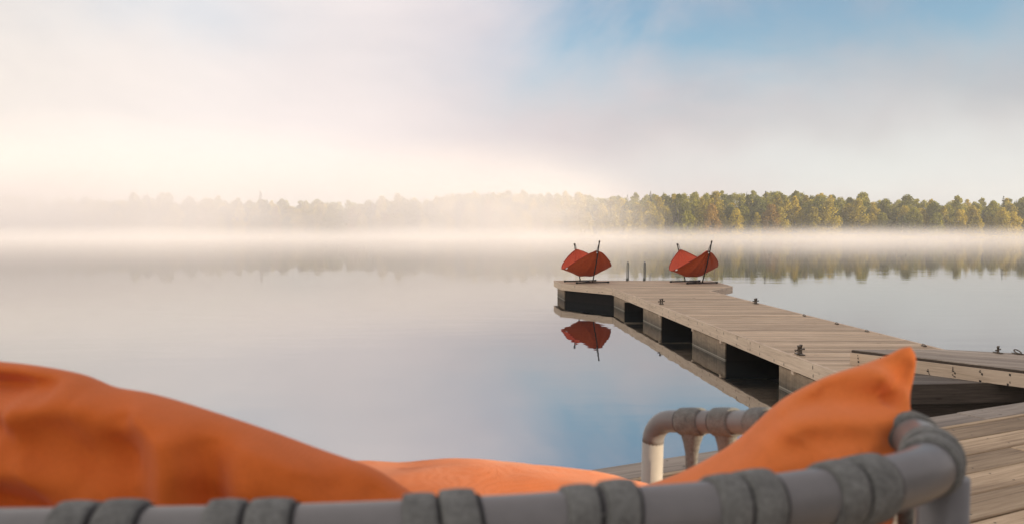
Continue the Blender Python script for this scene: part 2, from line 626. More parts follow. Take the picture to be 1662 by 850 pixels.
def far_shore():
    m, t, p, o = material('forest_floor')
    tc = t.n('ShaderNodeTexCoord')
    nz = t.noise(tc.outputs['Object'], 0.4, 6, 0.6)
    t.link(t.ramp(nz, [(0.3, (0.03, 0.035, 0.015)), (0.7, (0.09, 0.085, 0.04))]), p.inputs['Base Color'])
    p.inputs['Roughness'].default_value = 0.95
    mb = MB()
    xs = list(range(-440, 441, 8))
    ys = [250, 254, 258, 261, 264, 267, 270, 274, 280, 288, 300, 320, 350, 400, 470, 550]
    V = [(x, y, hill(x, y)) for y in ys for x in xs]
    n = len(xs)
    Fc = [(j * n + i, j * n + i + 1, (j + 1) * n + i + 1, (j + 1) * n + i) for j in range(len(ys) - 1) for i in range(n - 1)]
    mb.add(V, Fc, None, 0, True)
    tag(mb.build('far_shore', m), 'low wooded bank across the lake', 'shore', kind='structure')


far_shore()


def leaf_mat(name, dark, light, rough=0.7):
    m, t, p, o = material(name)
    oi = t.n('ShaderNodeObjectInfo')
    g = t.n('ShaderNodeNewGeometry')
    nz = t.noise(g.outputs['Position'], 0.45, 3, 0.6)
    f = t.math('ADD', t.math('MULTIPLY', nz, 0.8), t.math('MULTIPLY', t.math('SUBTRACT', oi.outputs['Random'], 0.5), 0.35))
    f = t.math('ADD', f, t.math('MULTIPLY', t.math('SUBTRACT', g.outputs['Random Per Island'], 0.5), 0.5))
    col = t.ramp(f, [(0.15, dark), (0.75, light)])
    t.link(col, p.inputs['Base Color'])
    p.inputs['Roughness'].default_value = rough
    p.inputs['Specular IOR Level'].default_value = 0.25
    tr = t.n('ShaderNodeBsdfTranslucent')
    t.link(col, tr.inputs[0])
    mx = t.n('ShaderNodeMixShader'); mx.inputs[0].default_value = 0.38
    t.link(p.outputs[0], mx.inputs[1]); t.link(tr.outputs[0], mx.inputs[2])
    t.link(mx.outputs[0], o.inputs[0])
    return m


LEAF = {
    'yellow-green': leaf_mat('leaf_yellow_green', (0.20, 0.18, 0.018), (0.60, 0.48, 0.055)),
    'mid green': leaf_mat('leaf_mid_green', (0.10, 0.12, 0.014), (0.38, 0.36, 0.045)),
    'dark green': leaf_mat('leaf_dark_green', (0.045, 0.065, 0.016), (0.20, 0.22, 0.045)),
    'ochre': leaf_mat('leaf_ochre', (0.19, 0.12, 0.022), (0.46, 0.30, 0.06)),
    'spruce': leaf_mat('leaf_spruce', (0.014, 0.028, 0.014), (0.045, 0.062, 0.03)),
}
BARK = simple('grey_bark', (0.11, 0.09, 0.07), 0.9, 0, 3, 0.4)
PALEBARK = simple('pale_birch_bark', (0.42, 0.38, 0.33), 0.8, 0, 3, 0.4)


def leaf_quads(P, size, r):
    """random leaf clumps as crossed quads round the points P -> vertex and face arrays"""
    n = len(P)
    a = r.normal(size=(n, 3)); a /= np.linalg.norm(a, axis=1)[:, None]
    b = np.cross(a, r.normal(size=(n, 3))); b /= np.linalg.norm(b, axis=1)[:, None]
    s = size * r.uniform(0.55, 1.3, size=(n, 1))
    e = r.uniform(0.5, 0.9, size=(n, 1))
    V = np.stack([P - a * s, P + b * s * e, P + a * s, P - b * s * e], axis=1).reshape(-1, 3)
    return V


def broad_crown(seed, h, w, nclump, nleaf, leaf):
    r = np.random.default_rng(seed)
    pts = []
    base = h * 0.02
    for k in range(nclump):
        u = r.uniform(0.03, 1.0)
        z = base + (h - base) * u
        prof = (math.sin(PI * min(1, (u * 0.93 + 0.07)) ** 0.75)) ** 0.6
        rad = w * 0.5 * prof
        a = r.uniform(0, 2 * PI)
        q = rad * math.sqrt(r.uniform(0.15, 1.0))
        cs = w * r.uniform(0.11, 0.22)
        c = np.array([q * math.cos(a), q * math.sin(a), z - cs * 0.4])
        d = r.normal(size=(nleaf, 3)); d /= np.linalg.norm(d, axis=1)[:, None]
        rr = r.uniform(0.35, 1.0, size=(nleaf, 1)) ** 0.5
        p = c + d * rr * np.array([cs, cs, cs * 0.85])
        pts.append(p)
    P = np.concatenate(pts)
    P = P[P[:, 2] > 0.2]
    return leaf_quads(P, leaf, r)


def spruce_crown(seed, h, w, leaf):
    r = np.random.default_rng(seed)
    pts = []
    nl = int(h / 0.55)
    for i in range(nl):
        u = i / nl
        z = h * (0.10 + 0.90 * u)
        rad = w * 0.5 * (1 - u) ** 0.9 + 0.10
        nb = max(4, int(9 * (1 - u) + 3))
        for k in range(nb):
            a = r.uniform(0, 2 * PI)
            L = rad * r.uniform(0.65, 1.1)
            m_ = max(3, int(L * 9))
            tt = r.uniform(0.1, 1, size=m_)
            pts.append(np.stack([np.cos(a) * L * tt, np.sin(a) * L * tt, z - 0.35 * L * tt + r.normal(size=m_) * 0.08], 1))
    P = np.concatenate(pts)
    return leaf_quads(P, leaf, r)


def mesh_from_quads(name, V, mat):
    me = bpy.data.meshes.new(name)
    n = len(V) // 4
    me.vertices.add(len(V)); me.vertices.foreach_set('co', V.astype(np.float32).ravel())
    me.loops.add(n * 4); me.loops.foreach_set('vertex_index', np.arange(n * 4, dtype=np.int32))
    me.polygons.add(n); me.polygons.foreach_set('loop_start', np.arange(0, n * 4, 4, dtype=np.int32))
    me.materials.append(mat)
    me.update(calc_edges=True)
    me.validate()
    return me


def trunk_mesh(name, h, r0, mat, seed):
    r = random.Random(seed)
    mb = MB()
    pts = [(0, 0, -0.4)]
    for i in range(1, 7):
        pts.append((r.uniform(-.12, .12) * i * .4, r.uniform(-.12, .12) * i * .4, h * 0.92 * i / 6))
    tube(mb, pts, r0, 6, 0, True, None, [r0 * (1.15 - i / 6.6) for i in range(7)])
    for k in range(6):
        i = r.randint(2, 5)
        a = r.uniform(0, 2 * PI)
        L = h * r.uniform(.14, .26)
        b = Vector(pts[i])
        tube(mb, [b, b + Vector((math.cos(a) * L * .55, math.sin(a) * L * .55, L * .4)), b + Vector((math.cos(a) * L, math.sin(a) * L, L * .9))],
             r0 * .3, 4, 0, True, None, [r0 * .4, r0 * .25, r0 * .1])
    me = bpy.data.meshes.new(name)
    me.from_pydata(mb.v, [], mb.f)
    me.materials.append(mat)
    me.update()
    return me


PROTO = {}
for ci, c in enumerate(('yellow-green', 'mid green', 'dark green', 'ochre')):
    PROTO[c] = []
    for k in range(4):
        h = [10.5, 12.5, 11.5, 9.0][k]
        w = [6.2, 4.8, 7.2, 5.4][k]
        V = broad_crown(100 * ci + k, h, w, 84, 50, 0.29)
        PROTO[c].append((mesh_from_quads('crown', V, LEAF[c]), trunk_mesh('trunk', h, 0.15, PALEBARK if k in (1, 3) else BARK, ci * 9 + k), V, h))
PROTO['spruce'] = []
for k in range(3):
    h = [13.5, 15.5, 12.0][k]
    V = spruce_crown(900 + k, h, [4.2, 4.6, 3.8][k], 0.22)
    PROTO['spruce'].append((mesh_from_quads('crown', V, LEAF['spruce']), trunk_mesh('trunk', h, 0.16, BARK, 70 + k), V, h))

KIND_LABEL = {
    'yellow-green': 'yellow green broadleaf tree in the wood along the misty far shore',
    'mid green': 'mid green broadleaf tree in the wood along the misty far shore',
    'dark green': 'dark green broadleaf tree in the wood along the misty far shore',
    'ochre': 'ochre leaved autumn tree in the wood along the misty far shore',
    'spruce': 'dark pointed spruce in the wood along the misty far shore',
}


def plant_tree(kind, k, x, y, sc, rz, label=None):
    cm, tm, V, h = PROTO[kind][k]
    z = hill(x, y)
    name = 'spruce_tree' if kind == 'spruce' else 'broadleaf_tree'
    o = empty(name, (x, y, z - 0.1), rz)
    o.scale = (sc, sc, sc * rng.uniform(0.94, 1.08))
    tag(o, label or KIND_LABEL[kind], 'tree', 'trees along the far shore')
    for nm, me in (('crown', cm), ('trunk', tm)):
        c = bpy.data.objects.new(nm, me)
        COL.objects.link(c)
        c.parent = o
    return o


def pick(row):
    u = rng.random()
    if row == 0:
        return 'yellow-green' if u < .58 else 'mid green' if u < .82 else 'ochre' if u < .92 else 'dark green'
    if row == 1:
        return 'yellow-green' if u < .42 else 'mid green' if u < .74 else 'ochre' if u < .72 else 'dark green' if u < .95 else 'spruce'
    return 'mid green' if u < .60 else 'dark green' if u < .76 else 'yellow-green' if u < .95 else 'spruce'


for row, (dy, sp_, sc0, sc1) in enumerate(((3.5, 4.0, 0.5, 1.0), (10, 4.3, 0.78, 1.0), (18, 5.0, 0.85, 1.02))):
    x = -196
    while x < 200:
        x += sp_ * rng.uniform(0.72, 1.3)
        y = shore_y(x) + dy + rng.uniform(-2.5, 2.5)
        kd = pick(row)
        plant_tree(kd, rng.randrange(3 if kd == 'spruce' else 4), x, y, rng.uniform(sc0, sc1) * (0.8 if kd == 'spruce' else 1), rng.uniform(0, 6.28))
# lone spires that break the tree line
plant_tree('spruce', 1, -89, 284, 0.98, 0.3, 'tall pointed spruce spire above the foggy tree line at left')
plant_tree('spruce', 2, -74.5, 283, 0.93, 1.3, 'lower blunt spruce just right of the tall spire in fog')
plant_tree('spruce', 0, 90, 285, 0.95, 2.3, 'lone spruce tip above the sunlit wood behind the right hammock')
plant_tree('spruce', 1, 50, 290, 0.86, 2.9, 'spruce tip above the highest hump of the sunlit wood')


def back_wood():
    """the wood behind the front rows, one mass"""
    r = random.Random(5)
    parts = {k: [] for k in LEAF}
    for row, dy in enumerate((28, 38, 50, 64)):
        x = -235
        while x < 240:
            x += r.uniform(3.0, 4.8)
            y = shore_y(x) + dy + r.uniform(-4, 4)
            kd = 'mid green' if r.random() < .62 else 'dark green' if r.random() < .45 else 'yellow-green' if r.random() < .55 else 'spruce'
            V = PROTO[kd][r.randrange(len(PROTO[kd]))][2]
            nq = len(V) // 4
            keep = np.random.default_rng(int(x * 10) % 9999).permutation(nq)[: nq // 2]
            V = V.reshape(-1, 4, 3)[keep].reshape(-1, 3)
            a = r.uniform(0, 6.28)
            s = r.uniform(0.76, 0.88) * (0.85 if kd == 'spruce' else 1)
            c, sn = math.cos(a), math.sin(a)
            Q = np.stack([(V[:, 0] * c - V[:, 1] * sn) * s + x, (V[:, 0] * sn + V[:, 1] * c) * s + y, V[:, 2] * s + hill(x, y)], 1)
            parts[kd].append(Q)
    allV, mi, mats = [], [], []
    for kd, L in parts.items():
        if not L: continue
        Q = np.concatenate(L)
        allV.append(Q); mi += [len(mats)] * (len(Q) // 4); mats.append(LEAF[kd])
    me = mesh_from_quads('forest', np.concatenate(allV), mats[0])
    for mt in mats[1:]: me.materials.append(mt)
    me.polygons.foreach_set('material_index', mi)
    o = link('forest', me)
    tag(o, 'mixed wood rising behind the front trees of the far shore', 'forest', kind='stuff')


back_wood()


def undergrowth():
    """bushes and reeds right along the waterline"""
    r = np.random.default_rng(3)
    P = []
    for x in np.arange(-200, 205, 0.8):
        n = 16
        hh = 0.6 + 1.6 * max(0, noise.noise(Vector((x * .12, 0, 0))) + .35)
        y = shore_y(x) - 0.6
        P.append(np.stack([x + r.normal(size=n) * .6, y + r.normal(size=n) * .8, r.uniform(0, hh, size=n)], 1))
    V = leaf_quads(np.concatenate(P), 0.22, r)
    o = link('undergrowth', mesh_from_quads('undergrowth', V, LEAF['yellow-green']))
    tag(o, 'low bushes and reeds along the far waterline', 'undergrowth', kind='stuff')


undergrowth()

# ------------------------------------------------------------------ trees on the near shore, which keep the dock in shade
def near_shore():
    m = bpy.data.materials['forest_floor']
    mb = MB()
    A_ = [(6, -2, -.3), (12, 6.0, -.3), (90, 34, -.3), (90, -90, 3), (-40, -90, 3), (-40, -8, -.3)]
    mb.add(A_, [tuple(range(len(A_)))])
    tag(mb.build('near_shore', m), 'shaded wooded ground behind the shore deck', 'shore', kind='structure')


near_shore()
PERP = Vector((-SUN_DIR.y, SUN_DIR.x, 0))
NEAR = []
for k in range(3):
    V = broad_crown(500 + k, 15.5, 7.5, 150, 60, 0.38)
    NEAR.append((mesh_from_quads('crown', V, LEAF['mid green']), trunk_mesh('trunk', 15.5, 0.22, BARK, 300 + k)))
for k, (pp, dist) in enumerate(((6.7, 38), (10.2, 41), (13.6, 37), (17.2, 42), (20.6, 38), (24.2, 41), (28, 39), (9.6, 47), (12.6, 48), (15.6, 46), (19.4, 48), (23, 47), (26.8, 48), (-2.75, 38), (-5.8, 44), (-2.75, 47))):
    p = SUN_DIR * dist + PERP * pp
    o = empty('broadleaf_tree', (p.x, p.y, -.2), k * 1.1)
    tag(o, 'tall dense broadleaf tree on the near shore, casting shade over the dock', 'tree', 'trees on the near shore')
    for nm, me in zip(('crown', 'trunk'), NEAR[k % 3]):
        c_ = bpy.data.objects.new(nm, me); COL.objects.link(c_); c_.parent = o

# ------------------------------------------------------------------ air: haze, mist, fog
def vol(name, dens, col=(1.0, 0.97, 0.94), aniso=0.1):
    m = bpy.data.materials.new(name)
    m.use_nodes = True
    m.node_tree.nodes.clear()
    t = NT(m.node_tree)
    o = t.n('ShaderNodeOutputMaterial')
    v = t.n('ShaderNodeVolumePrincipled')
    v.inputs['Color'].default_value = (*col, 1)
    v.inputs['Density'].default_value = dens
    v.inputs['Anisotropy'].default_value = aniso
    t.link(v.outputs[0], o.inputs['Volume'])
    return m


def soft_vol(name, dens, c, rad, power=1.5, nscale=0.03, namp=1.0, col=(0.90, 0.91, 0.955)):
    """air whose density thins out towards the edge of an ellipsoid, with drifting wisps"""
    m = bpy.data.materials.new(name)
    m.use_nodes = True
    m.node_tree.nodes.clear()
    t = NT(m.node_tree)
    o = t.n('ShaderNodeOutputMaterial')
    v = t.n('ShaderNodeVolumePrincipled')
    v.inputs['Color'].default_value = (*col, 1)
    g = t.n('ShaderNodeNewGeometry')
    a = t.n('ShaderNodeVectorMath', operation='SUBTRACT'); t.link(g.outputs['Position'], a.inputs[0]); a.inputs[1].default_value = c
    b = t.n('ShaderNodeVectorMath', operation='DIVIDE'); t.link(a.outputs[0], b.inputs[0]); b.inputs[1].default_value = rad
    l = t.n('ShaderNodeVectorMath', operation='DOT_PRODUCT'); t.link(b.outputs[0], l.inputs[0]); t.link(b.outputs[0], l.inputs[1])
    f = t.math('POWER', t.math('MAXIMUM', t.math('SUBTRACT', 1.0, l.outputs['Value']), 0.0), power)
    nz = t.noise(t.mapping(g.outputs['Position'], (nscale, nscale, nscale * 3)), 1.0, 3, 0.55)
    w = t.math('MAXIMUM', t.math('MULTIPLY_ADD', t.math('SUBTRACT', nz, 0.5), 4.0 * namp, 1.0), 0.0)
    t.link(t.math('MULTIPLY', t.math('MULTIPLY', f, w), dens), v.inputs['Density'])
    t.link(v.outputs[0], o.inputs['Volume'])
    return m


def ellipsoid(name, c, rad, mat, wob=0.0, seed=0, nu=64, nv=24):
    mb = MB()
    V, Fc = [], []
    for j in range(nv + 1):
        th = PI * j / nv
        for i in range(nu):
            a = 2 * PI * i / nu
            d = Vector((math.sin(th) * math.cos(a), math.sin(th) * math.sin(a), math.cos(th)))
            p = Vector((d.x * rad[0], d.y * rad[1], d.z * rad[2]))
            k = 1 + wob * noise.fractal(Vector((p.x * 0.022 + seed, p.y * 0.03, d.z * 1.2)), 0.9, 2.1, 4)
            V.append(Vector(c) + p * k)
    for j in range(nv):
        for i in range(nu):
            k = (i + 1) % nu
            Fc.append((j * nu + i, (j + 1) * nu + i, (j + 1) * nu + k, j * nu + k))
    mb.add(V, Fc, None, 0, True)
    me = mb.build(name, mat)
    bm = bmesh.new(); bm.from_mesh(me.data)
    bmesh.ops.remove_doubles(bm, verts=bm.verts, dist=1e-4)
    bm.to_mesh(me.data); bm.free()
    return me


hz = MB()
box(hz, (0, 230, 16), (1400, 760, 36))
tag(hz.build('haze', vol('haze_air', 0.0005, (0.93, 0.97, 1.0))), 'pale morning haze over the lake', 'haze', kind='stuff')

tag(ellipsoid('mist', (-10, 160, 0.1), (400, 135, 3.6), soft_vol('mist_air', 0.0088, (-10, 160, 0.1), (400, 135, 3.6), 2.1, .022, .9), 0.0, 4, 96, 24),
    'thin bright mist lying on the water before the far shore', 'mist', kind='stuff')


def fog(c, rad, dens, power, label, nscale=.02, namp=.7):
    tag(ellipsoid('fog_bank', c, rad, soft_vol('fog_air', dens, c, rad, power, nscale, namp)), label, 'fog', kind='stuff')


fog((-140, 215, 4), (190, 60, 31), 0.028, 1.3, 'thick fog bank hiding the left half of the far wood')
fog((-150, 238, 3), (44, 24, 27), 0.020, 1.3, 'fog drifting over the wood at the left edge')
fog((-8, 236, 3), (60, 24, 29), 0.036, 1.3, 'thinner edge of fog in front of the middle of the wood')
fog((70, 236, 0), (150, 22, 6), 0.005, 1.3, 'low wisps of fog at the foot of the sunlit wood at right')

# ------------------------------------------------------------------ floating dock
ZD = 0.5
dock = empty('floating_dock', (4.2, 16, 0))
tag(dock, 'weathered wooden T shaped floating dock reaching out over the lake', 'dock')
WL0, WL1 = (2.85, 22.5), (3.77, 8.3)      # left walkway edge
WR0, WR1 = (5.27, 21.44), (5.94, 8.5)     # right walkway edge
PL = [(1.40, 25.95), (1.53, 24.3), (2.85, 22.5), (5.27, 21.44), (6.36, 23.2), (6.42, 25.75)]

mb = MB()
EA, EB = (WL1[0] - .04, 9.0), (WR1[0] - .03, 9.0)
planks(mb, [WL0, EA, EB, WR0], (1, -0.03), 0.125, 0.012, ZD - 0.045, ZD, 0.004, 1)
mb.build('walkway_deck', [M['deck'], M['nail']], dock)
mb = MB()
planks(mb, [(EA[0], 8.992), WL1, WR1, (EB[0], 8.992)], (1, -0.03), 0.145, 0.008, ZD - 0.045, ZD, 0.003, 41)
mb.build('end_planks', [M['wet_shaded'], M['nail']], dock)
mb = MB()
planks(mb, PL, (1, -0.035), 0.145, 0.008, ZD - 0.045, ZD, 0.002, 60)
mb.build('platform_deck', [M['deck'], M['nail']], dock)


def fascia(a, b, seed, side, n=1, z1=ZD + 0.004, h=0.19, th=0.045):
    a, b = Vector(a), Vector(b)
    for i in range(n):
        p, q = a.lerp(b, i / n), a.lerp(b, (i + 1) / n)
        d = (q - p).normalized() * 0.003
        mb = MB()
        board(mb, p + d, q - d, th, z1 - h, z1, seed + i * 1.7, 0, side)
        # pairs of dark nail heads and small splits on the outer face
        nn = Vector((-(q - p).y, (q - p).x)).normalized() * side
        L = (q - p).length
        s = 0.12
        r = random.Random(int(seed * 10) + i)
        while s < L - 0.1:
            for zz in (0.045, 0.145):
                if r.random() < .3: continue
                c = p + (q - p).normalized() * (s + r.uniform(-.02, .02)) + nn * (th + 0.002)
                V = []
                for k in range(6):
                    w = (q - p).normalized() * 0.011 * math.cos(k * PI / 3)
                    V.append((c.x + w.x, c.y + w.y, z1 - zz + 0.022 * math.sin(k * PI / 3) + r.uniform(-.012, .012)))
                mb.add(V, [(0, 1, 2, 3, 4, 5)], None, 1)
            s += 0.45 * r.uniform(.6, 1.4)
        mb.build('fascia_board', [M['fascia'], M['nail']], dock)


fascia(WL0, WL1, 3, -1, 4)               # left side of the walkway
fascia(PL[1], PL[2], 9, -1)              # left gusset
fascia(PL[0], PL[1], 12, -1)             # left end
fascia(PL[3], PL[4], 15, -1)             # right gusset
fascia(PL[4], PL[5], 18, -1)             # right end
fascia(PL[0], PL[5], 21, 1, 2)           # lake side
fascia(WR0, WR1, 25, 1, 4)               # right side of the walkway
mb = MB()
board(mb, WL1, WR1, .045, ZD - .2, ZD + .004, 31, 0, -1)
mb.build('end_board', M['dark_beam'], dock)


def along(a, b, y):
    tt = (a[1] - y) / (a[1] - b[1])
    return Vector((a[0] + (b[0] - a[0]) * tt, y))


def ydist(px):
    """distance along the left walkway edge seen at column px"""
    lo, hi = 8.3, 22.5
    for _ in range(40):
        m_ = (lo + hi) / 2
        p = along(WL0, WL1, m_)
        if pix((p.x, p.y, ZD))[0] > px: lo = m_
        else: hi = m_
    return (lo + hi) / 2


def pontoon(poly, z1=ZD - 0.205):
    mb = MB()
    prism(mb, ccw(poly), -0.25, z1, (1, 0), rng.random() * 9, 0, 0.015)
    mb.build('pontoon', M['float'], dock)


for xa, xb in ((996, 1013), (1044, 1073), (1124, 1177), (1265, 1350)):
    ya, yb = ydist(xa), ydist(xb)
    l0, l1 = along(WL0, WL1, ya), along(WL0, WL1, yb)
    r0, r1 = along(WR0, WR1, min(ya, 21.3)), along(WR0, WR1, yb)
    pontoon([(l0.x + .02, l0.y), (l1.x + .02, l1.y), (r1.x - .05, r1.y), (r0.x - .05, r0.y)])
for xa, xb in ((996.5, 1013), (1044, 1073), (1124, 1177), (1265, 1350)):
    l0, l1 = along(WL0, WL1, ydist(xa)), along(WL0, WL1, ydist(xb))
    mb = MB()
    board(mb, l0, l1, .03, -0.2, ZD - .215, 3, 0, 1)
    mb.build('skirt_board', M['pontoon'], dock)
mb = MB()
board(mb, (1.47, 25.85), (1.59, 24.34), .03, -0.2, ZD - .215, 3, 0, 1)
mb.build('skirt_board', M['pontoon'], dock)
# platform floats: one fills each arm
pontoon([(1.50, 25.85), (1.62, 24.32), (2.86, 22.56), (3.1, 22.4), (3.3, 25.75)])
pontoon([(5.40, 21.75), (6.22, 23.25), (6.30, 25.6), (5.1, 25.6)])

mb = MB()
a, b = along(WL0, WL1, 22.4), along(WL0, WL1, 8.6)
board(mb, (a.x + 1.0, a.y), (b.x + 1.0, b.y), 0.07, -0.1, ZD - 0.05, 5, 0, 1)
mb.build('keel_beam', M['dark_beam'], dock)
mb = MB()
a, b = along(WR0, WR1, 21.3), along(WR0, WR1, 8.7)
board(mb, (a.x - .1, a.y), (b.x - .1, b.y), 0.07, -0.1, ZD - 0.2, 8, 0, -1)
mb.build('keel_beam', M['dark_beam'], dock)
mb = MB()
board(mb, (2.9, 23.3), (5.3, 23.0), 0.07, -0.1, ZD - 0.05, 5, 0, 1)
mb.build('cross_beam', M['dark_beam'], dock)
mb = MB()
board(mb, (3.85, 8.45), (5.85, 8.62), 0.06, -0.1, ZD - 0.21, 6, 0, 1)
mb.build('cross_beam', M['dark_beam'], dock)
# short bearer ends that show just under the left fascia
for px in (1016, 1072, 1126, 1172, 1290):
    y = ydist(px)
    p = along(WL0, WL1, y)
    mb = MB()
    box(mb, (p.x + 0.4, p.y, ZD - 0.215), (0.86, 0.09, 0.05))
    mb.build('bearer', M['fascia'], dock)


def cleat(px, side, y=None, big=.78, base=None, parent=dock, z=ZD):
    if base is None:
        e = (WL0, WL1) if side < 0 else (WR0, WR1)
        p = along(e[0], e[1], y)
        p = Vector((p.x - side * 0.10, p.y, z))
    else:
        p = Vector((base[0], base[1], z))
    mb = MB()
    w = 0.042 * big
    box(mb, p + Vector((0, 0, 0.009)), (0.10 * big, 0.24 * big, 0.012))
    for s in (-1, 1):
        q = p + Vector((s * w * .9, s * w * 1.3, 0.01))
        tube(mb, [q, q + Vector((0, 0, .02 * big)), q + Vector((0, 0, .125 * big)), q + Vector((0, 0, .127 * big)), q + Vector((0, 0, .15 * big))], .02 * big, 10, 0, True, None,
             [.028 * big, .021 * big, .021 * big, .03 * big, .028 * big])
    a = p + Vector((-w * 2.4, -w * 2.0, .085 * big)); b = p + Vector((w * 2.4, w * 2.0, .085 * big))
    tube(mb, [a, a + (b - a) * .08, a + (b - a) * .92, b], .013 * big, 8, 0, True, None, [.02 * big, .014 * big, .014 * big, .02 * big])
    mb.build('cleat', M['iron'], parent)


def flat_ring(base, big=1.0, parent=dock, z=ZD):
    mb = MB()
    p = Vector((base[0], base[1], z))
    box(mb, p + Vector((0, 0, .008)), (.07 * big, .12 * big, .012))
    pts = [p + Vector((.03 * math.cos(a) * big, .05 * math.sin(a) * big, .03 * big + .018 * big * math.sin(a))) for a in [2 * PI * i / 12 for i in range(13)]]
    tube(mb, pts, .008 * big, 6, 0, False)
    mb.build('mooring_ring', M['iron'], parent)


cleat(0, -1, ydist(1066) + .0)
cleat(0, -1, 10.35)
cleat(0, 1, 17.6)
for y in (15.1, 13.75, 12.7, 11.1):
    p = along(WR0, WR1, y)
    flat_ring((p.x - .07, p.y), .65)

# bathing ladder on the lake side
ladder = empty('ladder', (3.75, 26.0, ZD))
ladder.parent = dock
ladder.matrix_parent_inverse = parent_world(dock).inverted()
for px in (1019.5, 1047.0):
    x = (px - 831) / F * 25.85
    pts = [(x - .05, 25.72, ZD - .02), (x - .05, 25.72, ZD + .50)]
    for k in range(1, 8):
        a = PI * k / 8
        pts.append((x - .05 * math.cos(a), 25.9 - .18 * math.cos(a), ZD + .50 + .10 * math.sin(a)))
    pts += [(x + .05, 26.08, ZD + .50), (x + .05, 26.08, ZD - .9)]
    mb = MB()
    tube(mb, pts, .015, 8)
    box(mb, (x - .05, 25.72, ZD + .05), (.06, .06, .09))
    mb.build('handrail', M['steel'], ladder)
for z in (.2, -.1, -.4):
    mb = MB()
    x0, x1 = (1019.5 - 831) / F * 25.85 + .035, (1047 - 831) / F * 25.85 + .035
    tube(mb, [(x0, 26.08, z), (x1, 26.08, z)], .018, 8)
    mb.build('rung', M['steel'], ladder)

# ------------------------------------------------------------------ landing by the shore end of the dock
ZL = 0.68
landing = empty('landing_platform', (6, 8.3, ZL))
tag(landing, 'grey planked landing resting on the near end of the dock, right edge of the photo', 'landing')
LP = [(4.10, 9.61), (5.24, 8.20), (6.35, 6.85), (9.2, 8.25), (7.4, 8.72), (5.92, 9.27), (5.17, 9.60)]
M['landing'] = wood('grey_landing_wood', (0.21, 0.18, 0.15), (0.36, 0.305, 0.25), (0.49, 0.425, 0.355), stain=0.4)
mb = MB()
planks(mb, LP, (0.83, -0.56), 0.125, 0.007, ZL - 0.036, ZL, 0.003, 120)
mb.build('deck', [M['landing'], M['nail']], landing)
mb = MB()
a, b = Vector(LP[0]), Vector(LP[2])
board(mb, a, b, 0.045, ZL - 0.178, ZL - 0.038, 44, 0, -1)
r = random.Random(4)
dr = (b - a).normalized(); nn = Vector((dr.y, -dr.x))
for k in range(14):                      # split, blackened nail streaks along the board
    s = 0.1 + k * 0.27
    if s > (b - a).length: break
    z = ZL - 0.05
    c = a + dr * s + nn * 0.0475
    while z > ZL - 0.165:
        dz = r.uniform(.012, .03)
        wv_ = r.uniform(.004, .012)
        s2 = r.uniform(-.012, .012)
        if r.random() < .7:
            P0, P1 = c + dr * (s2 - wv_), c + dr * (s2 + wv_)
            mb.add([(P0.x, P0.y, z), (P1.x, P1.y, z - .004), (P1.x, P1.y, z - dz), (P0.x, P0.y, z - dz * .8)], [(0, 1, 2, 3)], None, 1)
        z -= dz
mb.build('side_board', [M['fascia'], M['nail']], landing)
mb = MB()
board(mb, a, b, 0.012, ZL - 0.037, ZL - 0.010, 46, 0, -1)
mb.build('board_ends', M['dark_beam'], landing)
mb = MB()
board(mb, LP[6], LP[4], 0.045, ZL - 0.178, ZL - 0.038, 47, 0, -1)
mb.build('side_board', [M['fascia'], M['nail']], landing)
for k in range(5):
    tt = (k + .7) / 5
    p = Vector(LP[1]).lerp(Vector(LP[2]), tt); q = Vector(LP[5]).lerp(Vector((9.0, 8.2)), tt)
    d_ = (q - p).normalized() * .06
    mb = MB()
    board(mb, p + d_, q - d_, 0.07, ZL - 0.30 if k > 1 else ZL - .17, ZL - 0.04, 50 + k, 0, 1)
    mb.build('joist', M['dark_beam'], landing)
cleat(0, 1, base=(5.66, 9.28), parent=landing, z=ZL, big=.5)
flat_ring((5.85, 9.22), 1.0, landing, ZL)

# ------------------------------------------------------------------ shore deck
ZN = 0.95
E0 = Vector((0.31, 3.80)); DE = Vector((0.894, 0.4445)).normalized(); NE = Vector((-DE.y, DE.x))
sd = empty('shore_deck', (1, 1, ZN))
tag(sd, 'worn wooden shore deck of wide planks under the lounge chair', 'deck')
c0 = E0 - DE * 5.5; c1 = E0 + DE * 10.5
poly = [tuple(c0 - NE * .205), tuple(c1 - NE * .205), tuple(c1 - NE * 7.0), tuple(c0 - NE * 7.0)]
mb = MB()
planks(mb, poly, tuple(DE), 0.205, 0.009, ZN - 0.045, ZN, 0.004, 200, nails=0.62, split=3.6)
mb.build('deck_planks', [M['near'], M['nail']], sd)
mb = MB()
planks(mb, [tuple(c0), tuple(c1), tuple(c1 - NE * .2), tuple(c0 - NE * .2)], tuple(DE), 0.21, 0.006, ZN - 0.045, ZN, 0.002, 260, nails=0.62, split=3.2)
mb.build('edge_plank', [M['edge_wood'], M['nail']], sd)
mb = MB()
board(mb, c0 - NE * .06, c1 - NE * .06, 0.05, ZN - .24, ZN - .047, 61, 0, -1)
mb.build('edge_beam', M['dark_beam'], sd)
for k in range(7):
    p = c0 + DE * (1.0 + 2.4 * k) - NE * .45
    mb = MB()
    tube(mb, [(p.x, p.y, -.8), (p.x, p.y, ZN - .048)], .09, 12)
    mb.build('support_post', M['dark_beam'], sd)

